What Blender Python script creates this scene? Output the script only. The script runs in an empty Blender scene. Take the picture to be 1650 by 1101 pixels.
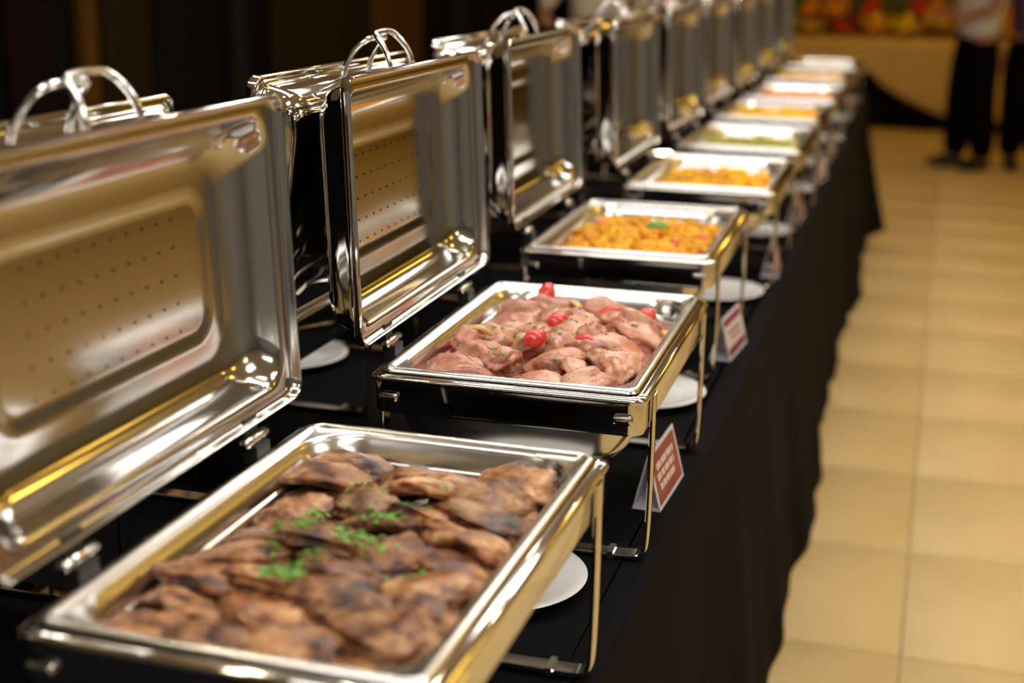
import bpy, bmesh, math, random
from mathutils import Vector, Matrix, Euler, noise
from mathutils.bvhtree import BVHTree
R = math.radians
PI = math.pi
C = bpy.context.scene.collection
S = bpy.context.scene

# ------------------------------------------------------------------ camera
TABLE_Z = 0.75
RIM_Z = 0.99
CAM_H = RIM_Z + 0.5275
pitch, yaw, roll = 0.26981, 0.29024, 0.012925
fw = Vector((-math.sin(yaw)*math.cos(pitch), math.cos(yaw)*math.cos(pitch), -math.sin(pitch)))
rt = fw.cross(Vector((0, 0, 1))).normalized()
up = rt.cross(fw)
r2 = rt*math.cos(roll) + up*math.sin(roll)
u2 = -rt*math.sin(roll) + up*math.cos(roll)
cam = bpy.data.cameras.new('camera')
cam.lens = 2283.9*36/1650
cam.sensor_width = 36
cam.clip_start = 0.05
cam.dof.use_dof = True
cam.dof.focus_distance = 1.80
cam.dof.aperture_fstop = 2.5
cam_o = bpy.data.objects.new('camera', cam)
M = Matrix((r2, u2, -fw)).transposed().to_4x4()
M.translation = (0, 0, CAM_H)
cam_o.matrix_world = M
C.objects.link(cam_o)
S.camera = cam_o

# ------------------------------------------------------------------ world, exposure
w = bpy.data.worlds.new('world'); S.world = w
w.use_nodes = True
w.node_tree.nodes['Background'].inputs[0].default_value = (0.9, 0.75, 0.5, 1)
w.node_tree.nodes['Background'].inputs[1].default_value = 0.02
S.view_settings.view_transform = 'Standard'
S.view_settings.look = 'None'
S.view_settings.exposure = 0.5
S.view_settings.gamma = 1.0
S.view_settings.use_curve_mapping = False

# lamp strengths (emission of the ceiling fixtures)
DOWNLIGHT = 20.0
FAR_DOWNLIGHT = 12.0
SPOT = 170.0
PANEL = 9.5
WARM = (1.0, 0.77, 0.44)
AMBER = (1.0, 0.60, 0.08)
SPOTC = (1.0, 0.86, 0.62)
COOL = (1.0, 0.985, 0.96)

# ------------------------------------------------------------------ materials
MATS = {}
def mat(name, col, rough=.5, metal=0., spec=.5, var=None, scale=8., bump=0., bscale=40., coat=0.,
        sheen=0., emit=None, estr=0., aniso=None, objrand=0., detail=4., ramp=None, stretch=None, sss=0., specks=None, veins=None):
    m = bpy.data.materials.new(name); m.use_nodes = True
    nt = m.node_tree; b = nt.nodes['Principled BSDF']
    b.inputs['Base Color'].default_value = (*col, 1)
    b.inputs['Roughness'].default_value = rough
    b.inputs['Metallic'].default_value = metal
    b.inputs['Specular IOR Level'].default_value = spec
    if coat:
        b.inputs['Coat Weight'].default_value = coat; b.inputs['Coat Roughness'].default_value = .15
    if sheen:
        b.inputs['Sheen Weight'].default_value = sheen
    if sss:
        b.inputs['Subsurface Weight'].default_value = sss
        b.inputs['Subsurface Scale'].default_value = .01
        b.inputs['Subsurface Radius'].default_value = (1, .4, .25)
    tc = nt.nodes.new('ShaderNodeTexCoord')
    vec = tc.outputs['Object']
    if stretch or objrand:
        mp = nt.nodes.new('ShaderNodeMapping')
        nt.links.new(vec, mp.inputs[0])
        if stretch: mp.inputs['Scale'].default_value = stretch
        if objrand:
            oi = nt.nodes.new('ShaderNodeObjectInfo')
            mu = nt.nodes.new('ShaderNodeMath'); mu.operation = 'MULTIPLY'; mu.inputs[1].default_value = 37.
            nt.links.new(oi.outputs['Random'], mu.inputs[0])
            nt.links.new(mu.outputs[0], mp.inputs['Location'])
        vec = mp.outputs[0]
    if ramp or var:
        n = nt.nodes.new('ShaderNodeTexNoise'); n.inputs['Scale'].default_value = scale
        n.inputs['Detail'].default_value = detail; n.inputs['Roughness'].default_value = .6
        nt.links.new(vec, n.inputs['Vector'])
        cr = nt.nodes.new('ShaderNodeValToRGB')
        if ramp:
            els = cr.color_ramp.elements
            while len(els) < len(ramp): els.new(.5)
            for e, (p, c) in zip(els, ramp):
                e.position = p; e.color = (*c, 1)
        else:
            cr.color_ramp.elements[0].position = .3; cr.color_ramp.elements[1].position = .7
            cr.color_ramp.elements[0].color = (*col, 1); cr.color_ramp.elements[1].color = (*var, 1)
        nt.links.new(n.outputs['Fac'], cr.inputs[0])
        out = cr.outputs[0]
        if objrand:
            hs = nt.nodes.new('ShaderNodeHueSaturation')
            mr = nt.nodes.new('ShaderNodeMapRange')
            mr.inputs['To Min'].default_value = 1-objrand; mr.inputs['To Max'].default_value = 1+objrand
            nt.links.new(oi.outputs['Random'], mr.inputs['Value'])
            nt.links.new(mr.outputs[0], hs.inputs['Value'])
            nt.links.new(out, hs.inputs['Color']); out = hs.outputs[0]
        if veins:      # (scale, width, colour) irregular lines
            vn = nt.nodes.new('ShaderNodeTexNoise'); vn.inputs['Scale'].default_value = veins[0]; vn.inputs['Detail'].default_value = 3
            nt.links.new(vec, vn.inputs['Vector'])
            sb = nt.nodes.new('ShaderNodeMath'); sb.operation = 'SUBTRACT'; sb.inputs[1].default_value = .5
            ab = nt.nodes.new('ShaderNodeMath'); ab.operation = 'ABSOLUTE'
            lt = nt.nodes.new('ShaderNodeMapRange'); lt.inputs['From Min'].default_value = 0; lt.inputs['From Max'].default_value = veins[1]
            lt.inputs['To Min'].default_value = .8; lt.inputs['To Max'].default_value = 0
            nt.links.new(vn.outputs['Fac'], sb.inputs[0]); nt.links.new(sb.outputs[0], ab.inputs[0]); nt.links.new(ab.outputs[0], lt.inputs['Value'])
            mx = nt.nodes.new('ShaderNodeMix'); mx.data_type = 'RGBA'; mx.inputs['B'].default_value = (*veins[2], 1)
            nt.links.new(lt.outputs[0], mx.inputs['Factor']); nt.links.new(out, mx.inputs['A']); out = mx.outputs['Result']
        if specks:     # (scale, radius, colour)
            vo = nt.nodes.new('ShaderNodeTexVoronoi'); vo.inputs['Scale'].default_value = specks[0]
            nt.links.new(vec, vo.inputs['Vector'])
            lt = nt.nodes.new('ShaderNodeMath'); lt.operation = 'LESS_THAN'; lt.inputs[1].default_value = specks[1]
            nt.links.new(vo.outputs['Distance'], lt.inputs[0])
            mx = nt.nodes.new('ShaderNodeMix'); mx.data_type = 'RGBA'; mx.inputs['B'].default_value = (*specks[2], 1)
            nt.links.new(lt.outputs[0], mx.inputs['Factor']); nt.links.new(out, mx.inputs['A']); out = mx.outputs['Result']
        nt.links.new(out, b.inputs['Base Color'])
    if bump:
        n2 = nt.nodes.new('ShaderNodeTexNoise'); n2.inputs['Scale'].default_value = bscale
        n2.inputs['Detail'].default_value = 3
        nt.links.new(vec, n2.inputs['Vector'])
        bp = nt.nodes.new('ShaderNodeBump'); bp.inputs['Strength'].default_value = bump
        bp.inputs['Distance'].default_value = .002
        nt.links.new(n2.outputs['Fac'], bp.inputs['Height'])
        nt.links.new(bp.outputs[0], b.inputs['Normal'])
    if emit:
        b.inputs['Emission Color'].default_value = (*emit, 1)
        b.inputs['Emission Strength'].default_value = estr
    MATS[name] = m
    return m

mat('mirror_steel', (.74, .71, .66), rough=.05, metal=1)
mat('lid_steel', (.60, .585, .56), rough=.12, metal=1, bump=.04, bscale=9)
mat('pan_steel', (.70, .68, .65), rough=.21, metal=1, bump=.05, bscale=25)
mat('rod_steel', (.82, .80, .77), rough=.14, metal=1)
mat('hole', (.012, .010, .008), rough=.9, spec=.1)
mat('hinge_black', (.02, .02, .02), rough=.4)
mat('cloth_black', (.0034, .0033, .0042), rough=.9, spec=.09, bump=.2, bscale=420, var=(.0048, .0047, .006), scale=5)
mat('table_wood', (.16, .10, .06), rough=.6)
mat('porcelain', (.86, .86, .85), rough=.12, coat=.4)
mat('tile', (.56, .405, .175), rough=.5, spec=.35, var=(.65, .475, .215), scale=3.2, objrand=.015, bump=.03, bscale=14)
mat('grout', (.33, .235, .10), rough=.8)
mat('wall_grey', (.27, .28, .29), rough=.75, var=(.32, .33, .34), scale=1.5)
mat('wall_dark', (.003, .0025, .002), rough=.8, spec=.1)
mat('wall_end', (.10, .065, .02), rough=.7, var=(.14, .09, .03), scale=1.2)
mat('wood_brown', (.085, .036, .003), rough=.7, spec=.1, var=(.10, .043, .004), scale=2, stretch=(6, 6, .5))
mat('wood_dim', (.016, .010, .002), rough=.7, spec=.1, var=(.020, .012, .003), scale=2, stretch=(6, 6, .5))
mat('panel_grey', (.012, .0115, .010), rough=.7, spec=.1)
mat('panel_red', (.008, .001, .001), rough=.7, spec=.1)
mat('ceiling_white', (.62, .58, .52), rough=.85)
mat('lamp_metal', (.6, .6, .6), rough=.4, metal=.8)
mat('lamp_warm', (1, 1, 1), emit=WARM, estr=DOWNLIGHT)
mat('lamp_amber', (1, 1, 1), emit=AMBER, estr=FAR_DOWNLIGHT)
mat('lamp_spot', (1, 1, 1), emit=SPOTC, estr=SPOT)
mat('lamp_cool', (1, 1, 1), emit=COOL, estr=PANEL)
mat('meat', (.2, .1, .05), rough=.40, coat=.05, objrand=.28, scale=30, detail=7, bump=.8, bscale=85, spec=.45,
    ramp=[(.35, (.028, .009, .003)), (.44, (.15, .050, .016)), (.54, (.35, .150, .052)), (.68, (.60, .36, .17))])
mat('meat_juice', (.06, .022, .01), rough=.25, coat=.3)
mat('chicken', (.6, .33, .25), rough=.36, coat=.25, objrand=.12, specks=(150, .16, (.08, .03, .02)), veins=(22, .012, (.50, .20, .06)), scale=16, detail=5, bump=.3, bscale=60, sss=.08,
    ramp=[(.32, (.20, .055, .032)), (.43, (.43, .155, .10)), (.55, (.58, .26, .175)), (.72, (.74, .48, .31))])
mat('chicken_sauce', (.40, .16, .10), rough=.15, coat=.5, var=(.50, .22, .15), scale=12)
mat('tomato', (.62, .025, .03), rough=.25, coat=.3, var=(.72, .06, .05), scale=20)
mat('onion', (.70, .42, .14), rough=.35, coat=.2)
mat('parsley', (.06, .21, .015), rough=.5, var=(.19, .40, .04), scale=80)
mat('pepper_red', (.62, .06, .02), rough=.3, coat=.2)
mat('pasta', (.85, .45, .05), rough=.5, spec=.25, objrand=.12, scale=30,
    ramp=[(.35, (.56, .17, .004)), (.5, (.68, .31, .004)), (.68, (.74, .43, .014))])
mat('pasta_sauce', (.60, .22, .01), rough=.4, var=(.70, .34, .015), scale=30)
mat('yellow_food', (.84, .44, .004), spec=.15, rough=.4, objrand=.1, var=(.88, .52, .01), scale=30)
mat('olive_food', (.30, .30, .02), spec=.15, rough=.4, objrand=.12, var=(.46, .40, .07), scale=30)
mat('orange_food', (.68, .15, .006), spec=.15, rough=.4, objrand=.15, var=(.78, .32, .03), scale=20)
mat('tan_food', (.68, .36, .06), spec=.15, rough=.45, objrand=.12, var=(.74, .46, .12), scale=20)
mat('cream_food', (.80, .74, .58), rough=.6, var=(.88, .83, .70), scale=60, bump=.5, bscale=200)
mat('card_white', (.80, .78, .84), rough=.5)
mat('card_red', (.30, .045, .045), rough=.4, var=(.36, .09, .06), scale=12)
mat('card_maroon', (.26, .02, .07), rough=.4)
mat('card_print', (.74, .66, .58), rough=.5)
mat('ochre_cloth', (.66, .46, .14), rough=.8, var=(.72, .51, .17), scale=1.5)
mat('skin_tone', (.36, .17, .085), rough=.5)
mat('shirt_white', (.66, .68, .76), rough=.8)
mat('shirt_purple', (.06, .03, .09), rough=.8)
mat('shirt_cream', (.55, .47, .36), rough=.8)
mat('shirt_red', (.62, .06, .08), rough=.8)
mat('trouser_black', (.0025, .0025, .003), rough=.9, spec=.05)
mat('shoe_black', (.008, .008, .008), rough=.35)
mat('hair_dark', (.01, .008, .006), rough=.6)
for n_, c_ in (('yellow', (.90, .66, .02)), ('orange', (.85, .32, .02)), ('red', (.70, .035, .015)),
               ('maroon', (.22, .016, .012)), ('brown', (.25, .10, .02)), ('leaf', (.09, .11, .02))):
    mat('flower_'+n_, c_, rough=.6)

# ------------------------------------------------------------------ helpers
def tag(o, label=None, cat=None, group=None, kind=None):
    if label: o['label'] = label
    if cat: o['category'] = cat
    if group: o['group'] = group
    if kind: o['kind'] = kind
    return o

def link(name, me, parent=None, loc=None, rot=None):
    o = bpy.data.objects.new(name, me)
    C.objects.link(o)
    if parent: o.parent = parent
    if loc is not None: o.location = loc
    if rot is not None: o.rotation_euler = rot
    return o

def empty(name, loc, rot=(0, 0, 0)):
    o = link(name, None, None, loc, rot); o.empty_display_size = .1
    return o

def mesh(name, v, f, m, smooth=True, ang=40):
    me = bpy.data.meshes.new(name)
    me.from_pydata([tuple(p) for p in v], [], f)
    me.update()
    me.materials.append(MATS[m] if isinstance(m, str) else m)
    if smooth:
        me.shade_smooth()
        if ang: me.set_sharp_from_angle(angle=R(ang))
    return me

def from_bm(name, bm, m, smooth=True, ang=40):
    bmesh.ops.recalc_face_normals(bm, faces=bm.faces)
    me = bpy.data.meshes.new(name); bm.to_mesh(me); bm.free()
    me.materials.append(MATS[m])
    if smooth:
        me.shade_smooth()
        if ang: me.set_sharp_from_angle(angle=R(ang))
    return me

def box_vf(x0, x1, y0, y1, z0, z1, v, f):
    b = len(v)
    v += [(x0, y0, z0), (x1, y0, z0), (x1, y1, z0), (x0, y1, z0), (x0, y0, z1), (x1, y0, z1), (x1, y1, z1), (x0, y1, z1)]
    f += [[b+i for i in q] for q in ((0, 3, 2, 1), (4, 5, 6, 7), (0, 1, 5, 4), (1, 2, 6, 5), (2, 3, 7, 6), (3, 0, 4, 7))]

def box(name, x0, x1, y0, y1, z0, z1, m, parent=None, bevel=0.):
    if bevel:
        bm = bmesh.new()
        bmesh.ops.create_cube(bm, size=1)
        for q in bm.verts:
            q.co = Vector(((x0+x1)/2+q.co.x*(x1-x0), (y0+y1)/2+q.co.y*(y1-y0), (z0+z1)/2+q.co.z*(z1-z0)))
        bmesh.ops.bevel(bm, geom=list(bm.edges), offset=bevel, segments=2, affect='EDGES', profile=.5)
        me = from_bm(name, bm, m)
    else:
        v, f = [], []; box_vf(x0, x1, y0, y1, z0, z1, v, f)
        me = mesh(name, v, f, m, smooth=False)
    return link(name, me, parent)

def rloop(hx, hy, r, n=9, nx=1):
    """rounded rectangle, counter clockwise, (x, y)"""
    r = min(r, hx-.001, hy-.001)
    pts = []
    for k, (sx, sy) in enumerate(((1, 1), (-1, 1), (-1, -1), (1, -1))):
        for i in range(n):
            a = k*PI/2 + i/(n-1)*PI/2
            pts.append((sx*(hx-r)+r*math.cos(a), sy*(hy-r)+r*math.sin(a)))
    return pts

def loft(prof, n=9, cap0=False, cap1=False, tf=None):
    """prof: (hx, hy, r, z)"""
    v, f = [], []
    N = 4*n
    for hx, hy, r, z in prof:
        for x, y in rloop(hx, hy, r, n):
            v.append((x, y, z) if tf is None else tf(x, y, z))
    for k in range(len(prof)-1):
        for i in range(N):
            j = (i+1) % N
            f.append((k*N+i, k*N+j, (k+1)*N+j, (k+1)*N+i))
    if cap0: f.append(tuple(range(N))[::-1])
    if cap1: f.append(tuple(range((len(prof)-1)*N, len(prof)*N)))
    return v, f

def fixn(v, f, name, m, ang=40, smooth=True):
    bm = bmesh.new()
    vs = [bm.verts.new(p) for p in v]
    for q in f:
        try: bm.faces.new([vs[i] for i in q])
        except ValueError: pass
    return from_bm(name, bm, m, smooth, ang)

def tube_vf(path, r, v, f, n=8, caps=True):
    path = [Vector(p) for p in path]
    b = len(v)
    prev = None
    for i, p in enumerate(path):
        t = (path[min(i+1, len(path)-1)] - path[max(i-1, 0)]).normalized()
        a = Vector((0, 0, 1)) if abs(t.z) < .9 else Vector((0, 1, 0))
        if prev is None: x = t.cross(a).normalized()
        else: x = (prev - t*prev.dot(t)).normalized()
        prev = x
        y = t.cross(x)
        rr = r[i] if isinstance(r, (list, tuple)) else r
        for k in range(n):
            an = 2*PI*k/n
            v.append(p + x*rr*math.cos(an) + y*rr*math.sin(an))
    for i in range(len(path)-1):
        for k in range(n):
            j = (k+1) % n
            f.append((b+i*n+k, b+i*n+j, b+(i+1)*n+j, b+(i+1)*n+k))
    if caps:
        f.append(tuple(b+k for k in range(n))[::-1])
        f.append(tuple(b+(len(path)-1)*n+k for k in range(n)))

def tube(name, path, r, m, n=8):
    v, f = [], []; tube_vf(path, r, v, f, n)
    return fixn(v, f, name, m, 60)

def lathe(name, prof, m, n=40, ang=40, caps=True):
    v, f = [], []
    for r, z in prof:
        for k in range(n):
            a = 2*PI*k/n
            v.append((r*math.cos(a), r*math.sin(a), z))
    for i in range(len(prof)-1):
        for k in range(n):
            j = (k+1) % n
            f.append((i*n+k, i*n+j, (i+1)*n+j, (i+1)*n+k))
    if caps:
        f.append(tuple(range(n))[::-1]); f.append(tuple((len(prof)-1)*n+k for k in range(n)))
    else:
        m0 = (len(prof)-1)*n
        f += [(m0+k, m0+(k+1) % n, (k+1) % n, k) for k in range(n)]
    return fixn(v, f, name, m, ang)

def smooth_path(pts, k=2):
    """corner cutting"""
    pts = [Vector(p) for p in pts]
    for _ in range(k):
        q = [pts[0]]
        for a, b in zip(pts, pts[1:]):
            q += [a*.75+b*.25, a*.25+b*.75]
        q.append(pts[-1]); pts = q
    return pts

# ------------------------------------------------------------------ room shell
FX0, FX1, FY0, FY1 = -3.7, 4.6, -3.0, 14.8
CEIL = 3.05
floor = box('floor', FX0, FX1, FY0, FY1, -.06, -.006, 'grout'); tag(floor, kind='structure')
T = .6
tv, tf_ = loft([(T/2-.0022, T/2-.0022, .002, -.006), (T/2-.0022, T/2-.0022, .002, -.0006), (T/2-.0030, T/2-.0030, .002, 0)], n=2, cap1=True)
tile_me = fixn(tv, tf_, 'tile', 'tile', 30)
gx0, gy0 = .02, 3.01
rest_v, rest_f = [], []
for ix in range(-7, 8):
    for iy in range(-11, 20):
        cx, cy = gx0+(ix+.5)*T, gy0+(iy+.5)*T
        if cx-T/2 < FX0-.3 or cx+T/2 > FX1+.3 or cy+T/2 > FY1+.3 or cy-T/2 < FY0-.3: continue
        if -1 <= ix <= 3 and -2 <= iy <= 18:
            link('tile', tile_me, floor, (cx, cy, 0))
        else:
            b = len(rest_v)
            rest_v += [(p[0]+cx, p[1]+cy, p[2]) for p in tv]
            rest_f += [tuple(b+i for i in q) for q in tf_]
o = link('outer_tiles', fixn(rest_v, rest_f, 'outer_tiles', 'tile', 30), floor); tag(o, kind='stuff')
tag(box('ceiling', FX0, FX1, FY0, FY1, CEIL, CEIL+.08, 'ceiling_white'), kind='structure')
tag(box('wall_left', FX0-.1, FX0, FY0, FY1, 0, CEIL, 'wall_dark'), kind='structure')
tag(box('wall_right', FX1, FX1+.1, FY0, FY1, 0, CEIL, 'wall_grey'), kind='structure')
tag(box('wall_back', FX0, FX1, FY1, FY1+.1, 0, CEIL, 'wall_end'), kind='structure')
tag(box('wall_front', FX0, FX1, FY0-.1, FY0, 0, CEIL, 'wall_grey'), kind='structure')
def wall_panel(name, y0, y1, th, m, label):
    o = box(name, FX0, FX0+th, y0, y1, 0, CEIL-.01, m, bevel=.004)
    tag(o, kind='structure')
    return o
wall_panel('trim_1', 5.56, 5.68, .05, 'wood_brown', '')
wall_panel('trim_2', 5.75, 6.15, .03, 'wood_dim', '')
wall_panel('trim_3', 6.95, 7.10, .06, 'panel_grey', '')
wall_panel('trim_4', 7.45, 8.9, .04, 'wood_dim', '')
wall_panel('trim_5', 8.9, 9.85, .06, 'wood_brown', '')
wall_panel('trim_6', 10.5, 11.1, .04, 'panel_grey', '')
wall_panel('trim_7', 11.3, 12.4, .04, 'panel_grey', '')
wall_panel('trim_8', 5.05, 5.35, .03, 'panel_red', '')

# ------------------------------------------------------------------ ceiling lamps
ring_me = lathe('trim_ring', [(.235, -.012), (.235, 0), (.205, 0), (.205, -.008), (.22, -.014)], 'lamp_metal', 28, caps=False)
disc_me = lathe('diffuser', [(.02, -.003), (.203, -.004), (.204, -.001), (.02, -.001)], 'lamp_warm', 24)
adisc_me = lathe('diffuser', [(.02, -.003), (.203, -.004), (.204, -.001), (.02, -.001)], 'lamp_amber', 24)
sring_me = lathe('trim_ring', [(.055, -.012), (.055, 0), (.04, 0), (.04, -.008), (.048, -.014)], 'lamp_metal', 20, caps=False)
sdisc_me = lathe('diffuser', [(.01, -.003), (.039, -.004), (.039, -.001), (.01, -.001)], 'lamp_spot', 18)
def lamp(x, y, small, label, group):
    t = empty('ceiling_lamp', (x, y, CEIL)); tag(t, label, 'lamp', group)
    link('trim_ring', sring_me if small else ring_me, t)
    link('diffuser', sdisc_me if small else (disc_me if y < 4 else adisc_me), t)
for x in (1.3, 3.2):
    for k in range(6):
        if x < 2 and k == 0: continue
        lamp(x, 2.0+2.3*k, False, 'round warm recessed downlight in the ceiling over the tiled aisle', 'downlights over the aisle')
for x in (-.9, ):  # unseen extra lamps, added only to brighten the far table and its cloth
    for k in range(2):
        lamp(x, 11.2+1.9*k, False, 'round warm downlight added out of view to brighten the far table', 'added downlights brightening the far table')
for x in (-1.5, .15):
    for k in range(7):
        lamp(x, .55+1.25*k, True, 'small bright recessed spotlight in the ceiling over the buffet table', 'spotlights over the buffet')
def panel_lamp(x, y, sx, sy, label):
    t = empty('light_panel', (x, y, CEIL)); tag(t, label, 'lamp')
    box('frame', -sx/2-.03, sx/2+.03, -sy/2-.03, sy/2+.03, -.03, -.001, 'lamp_metal', t, bevel=.004)
    box('diffuser', -sx/2, sx/2, -sy/2, sy/2, -.034, -.0302, 'lamp_cool', t)
panel_lamp(1.0, -.9, 1.3, .7, 'rectangular white ceiling light panel behind the camera')
panel_lamp(1.5, 1.7, .7, .7, 'square white ceiling light panel over the aisle')
for k_, nm_ in enumerate(('nearest', 'second', 'third', 'farthest')):
    panel_lamp(-.45, .45+2.1*k_, 1.7, .34, 'long white ceiling light panel over the buffet, %s of the row' % nm_)

# ------------------------------------------------------------------ buffet table and cloth
def x_edge(y):
    pts = [(-2, -.309), (2.5, -.309), (3.8, -.338), (5.2, -.358), (7.6, -.400), (9, -.42)]
    for (a, xa), (b, xb) in zip(pts, pts[1:]):
        if y <= b: return xa+(xb-xa)*(y-a)/(b-a)
    return pts[-1][1]
YN, YF, XL = -.95, 8.3, -1.29
tb = empty('buffet_table', (-.8, 3.7, 0)); tag(tb, 'long trestle table under the black cloth', 'table')
for k in range(5):
    y0 = YN+.02+k*1.846-3.7; y1 = y0+1.836
    xr = min(x_edge(YN+k*1.846), x_edge(YN+(k+1)*1.846))-.012+.8
    box('table_top', XL+.8+.012, xr, y0, y1, TABLE_Z-.035, TABLE_Z-.004, 'table_wood', tb)
    for yy in (y0+.25, y1-.25):
        for xx in (XL+.8+.08, xr-.08):
            box('leg', xx-.02, xx+.02, yy-.02, yy+.02, 0, TABLE_Z-.035, 'table_wood', tb)
per = []   # outline points with outward normals
nR = 380
for i in range(nR+1):
    y = YN+(YF-YN)*i/nR; per.append((x_edge(y), y, 1, 0))
xr_ = x_edge(YF)
for i in range(1, 9):
    a = PI/2*i/8; per.append((xr_-.004, YF+.004, math.cos(a), math.sin(a)))
for i in range(1, 24):
    per.append((xr_+(XL-xr_)*i/24, YF+.006, 0, 1))
for i in range(9):
    a = PI/2+PI/2*i/8; per.append((XL, YF, math.cos(a), math.sin(a)))
for i in range(1, 160):
    per.append((XL, YF+(YN-YF)*i/160, -1, 0))
for i in range(9):
    a = PI+PI/2*i/8; per.append((XL, YN, math.cos(a), math.sin(a)))
for i in range(1, 24):
    per.append((XL+(x_edge(YN)-XL)*i/24, YN, 0, -1))
for i in range(1, 8):
    a = 1.5*PI+PI/2*i/8; per.append((x_edge(YN), YN, math.cos(a), math.sin(a)))
lev = [(-.03, 0), (-.008, 0), (-.002, -.0015), (.002, -.006), (.004, -.014)]
v, f = [], []
NP = len(per)
for off, dz in lev:
    for (x, y, nx, ny) in per: v.append((x+nx*off, y+ny*off, TABLE_Z+.0005+dz))
NS = 16
for k in range(1, NS+1):
    t = k/NS
    s = 0
    for i, (x, y, nx, ny) in enumerate(per):
        s = y*1.0 if nx > .5 else (x*1.3+3 if abs(ny) > .5 else y)
        wv = (.55*math.sin(s*2.05+.25) + .30*math.sin(s*4.9+1.3) + .22*math.sin(s*10.7+.8+.4*math.sin(s*1.3)) + .12*math.sin(s*23+2))
        fl = .068 + .034*wv
        if nx > .02 and y > 7.9:   # far corner puddles outwards
            fl += .11*min(1, (y-7.9)/.35)
        off = .004 + fl*(t**1.25)
        z = TABLE_Z-.014 - (TABLE_Z-.018)*t
        v.append((x+nx*off, y+ny*off, z))
nl = len(lev)+NS
for k in range(nl-1):
    for i in range(NP):
        j = (i+1) % NP
        f.append((k*NP+i, k*NP+j, (k+1)*NP+j, (k+1)*NP+i))
f.append(tuple(range(NP)))
o = link('tablecloth', fixn(v, f, 'tablecloth', 'cloth_black', 60))
sol = o.modifiers.new('thick', 'SOLIDIFY'); sol.thickness = .0006; sol.offset = -1
tag(o, 'long black tablecloth hanging to the floor under the chafing dishes', 'tablecloth')

# ------------------------------------------------------------------ chafing dish
W, L = .36, .553
hx, hy = W/2, L/2
RZ = .24
v, f = loft([(hx-.004, hy-.004, .020, .188), (hx-.003, hy-.003, .020, .1865), (hx-.0022, hy-.0022, .020, .190),
             (hx-.0022, hy-.0022, .020, .2275), (hx+.001, hy+.001, .022, .2285), (hx+.002, hy+.002, .022, .2315), (hx+.001, hy+.001, .022, .2345),
             (hx-.003, hy-.003, .020, .2362), (hx-.009, hy-.009, .018, .2366), (hx-.0165, hy-.0165, .016, .2362), (hx-.0165, hy-.0165, .016, .20), (hx-.008, hy-.008, .018, .190)], n=9)
N4 = 36
f += [(11*N4+i, 11*N4+(i+1) % N4, (i+1) % N4, i) for i in range(N4)]
FRAME = fixn(v, f, 'apron_frame', 'mirror_steel', 50)
v, f = loft([(hx-.014, hy-.014, .03, .2285), (hx-.016, hy-.018, .04, .225), (hx-.018, hy-.020, .045, .195), (hx-.023, hy-.021, .045, .172),
             (hx-.031, hy-.023, .045, .154), (hx-.043, hy-.027, .042, .140), (hx-.056, hy-.036, .038, .1325), (hx-.075, hy-.05, .03, .130), (.05, .1, .03, .1295)], n=9, cap1=True)
WATER = fixn(v, f, 'water_pan', 'pan_steel', 50)
# food pan (closed shell: inside then underside)
px, py = hx-.0105, hy-.0105
prof = [(.04, .12, .02, .177), (.110, .212, .05, .177), (.126, .228, .055, .180), (.134, .236, .058, .188), (.1385, .2395, .060, .210), (.1400, .2410, .060, .2125),
        (.1455, .2445, .060, .2140), (.1490, .2478, .060, .2175), (.1505, .2490, .060, .232), (.1520, .2505, .060, .2372), (.1545, .2530, .058, .2390), (px-.0125, py-.0125, .013, .2394),
        (px-.0105, py-.0105, .013, .2420), (px-.0065, py-.0065, .014, .2442), (px-.0015, py-.0015, .016, .2418), (px, py, .016, .2385),
        (px-.001, py-.001, .016, .2374), (.154, .252, .058, .2368), (.150, .2492, .060, .234), (.142, .242, .060, .2105), (.136, .238, .058, .186), (.110, .213, .05, .1755), (.04, .12, .02, .1755)]
v, f = loft(prof, n=11, cap0=True, cap1=True)
FOODPAN = fixn([(a, b, c-.172) for a, b, c in v], f, 'food_pan', 'pan_steel', 55)
# U shaped leg frame (flat strip, runs under the dish)
def strip(path, wd, th, name, m):
    path = smooth_path(path, 2)
    v, f = [], []
    for i, p in enumerate(path):
        t = (path[min(i+1, len(path)-1)]-path[max(i-1, 0)]).normalized()
        nrm = Vector((0, 1, 0)).cross(t)
        for a, b in ((-wd/2, -th/2), (-wd/2+.001, -th), (wd/2-.001, -th), (wd/2, -th/2), (wd/2, th/2), (wd/2-.004, th), (-wd/2+.004, th), (-wd/2, th/2)):
            v.append(p+Vector((0, a, 0))+nrm*b)
    for i in range(len(path)-1):
        for k in range(8):
            j = (k+1) % 8
            f.append((i*8+k, i*8+j, i*8+8+j, i*8+8+k))
    f.append(tuple(range(8))); f.append(tuple(len(v)-8+k for k in range(8)))
    return fixn(v, f, name, m, 35)
xl = hx+.0015
LEG = strip([(-xl, 0, .229), (-xl, 0, .19), (-xl, 0, .10), (-xl+.001, 0, .04), (-xl+.003, 0, .0075), (-xl+.03, 0, .0055), (-.09, 0, .0055), (.09, 0, .0055), (xl-.03, 0, .0055), (xl-.003, 0, .0075), (xl-.001, 0, .04), (xl, 0, .10), (xl, 0, .19), (xl, 0, .229)], .024, .0028, 'leg', 'mirror_steel')
v, f = [], []
box_vf(-.004, .004, -.0145, .0145, .0015, .0115, v, f)
CLIP = fixn(v, f, 'clip', 'rod_steel', 30)
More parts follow.
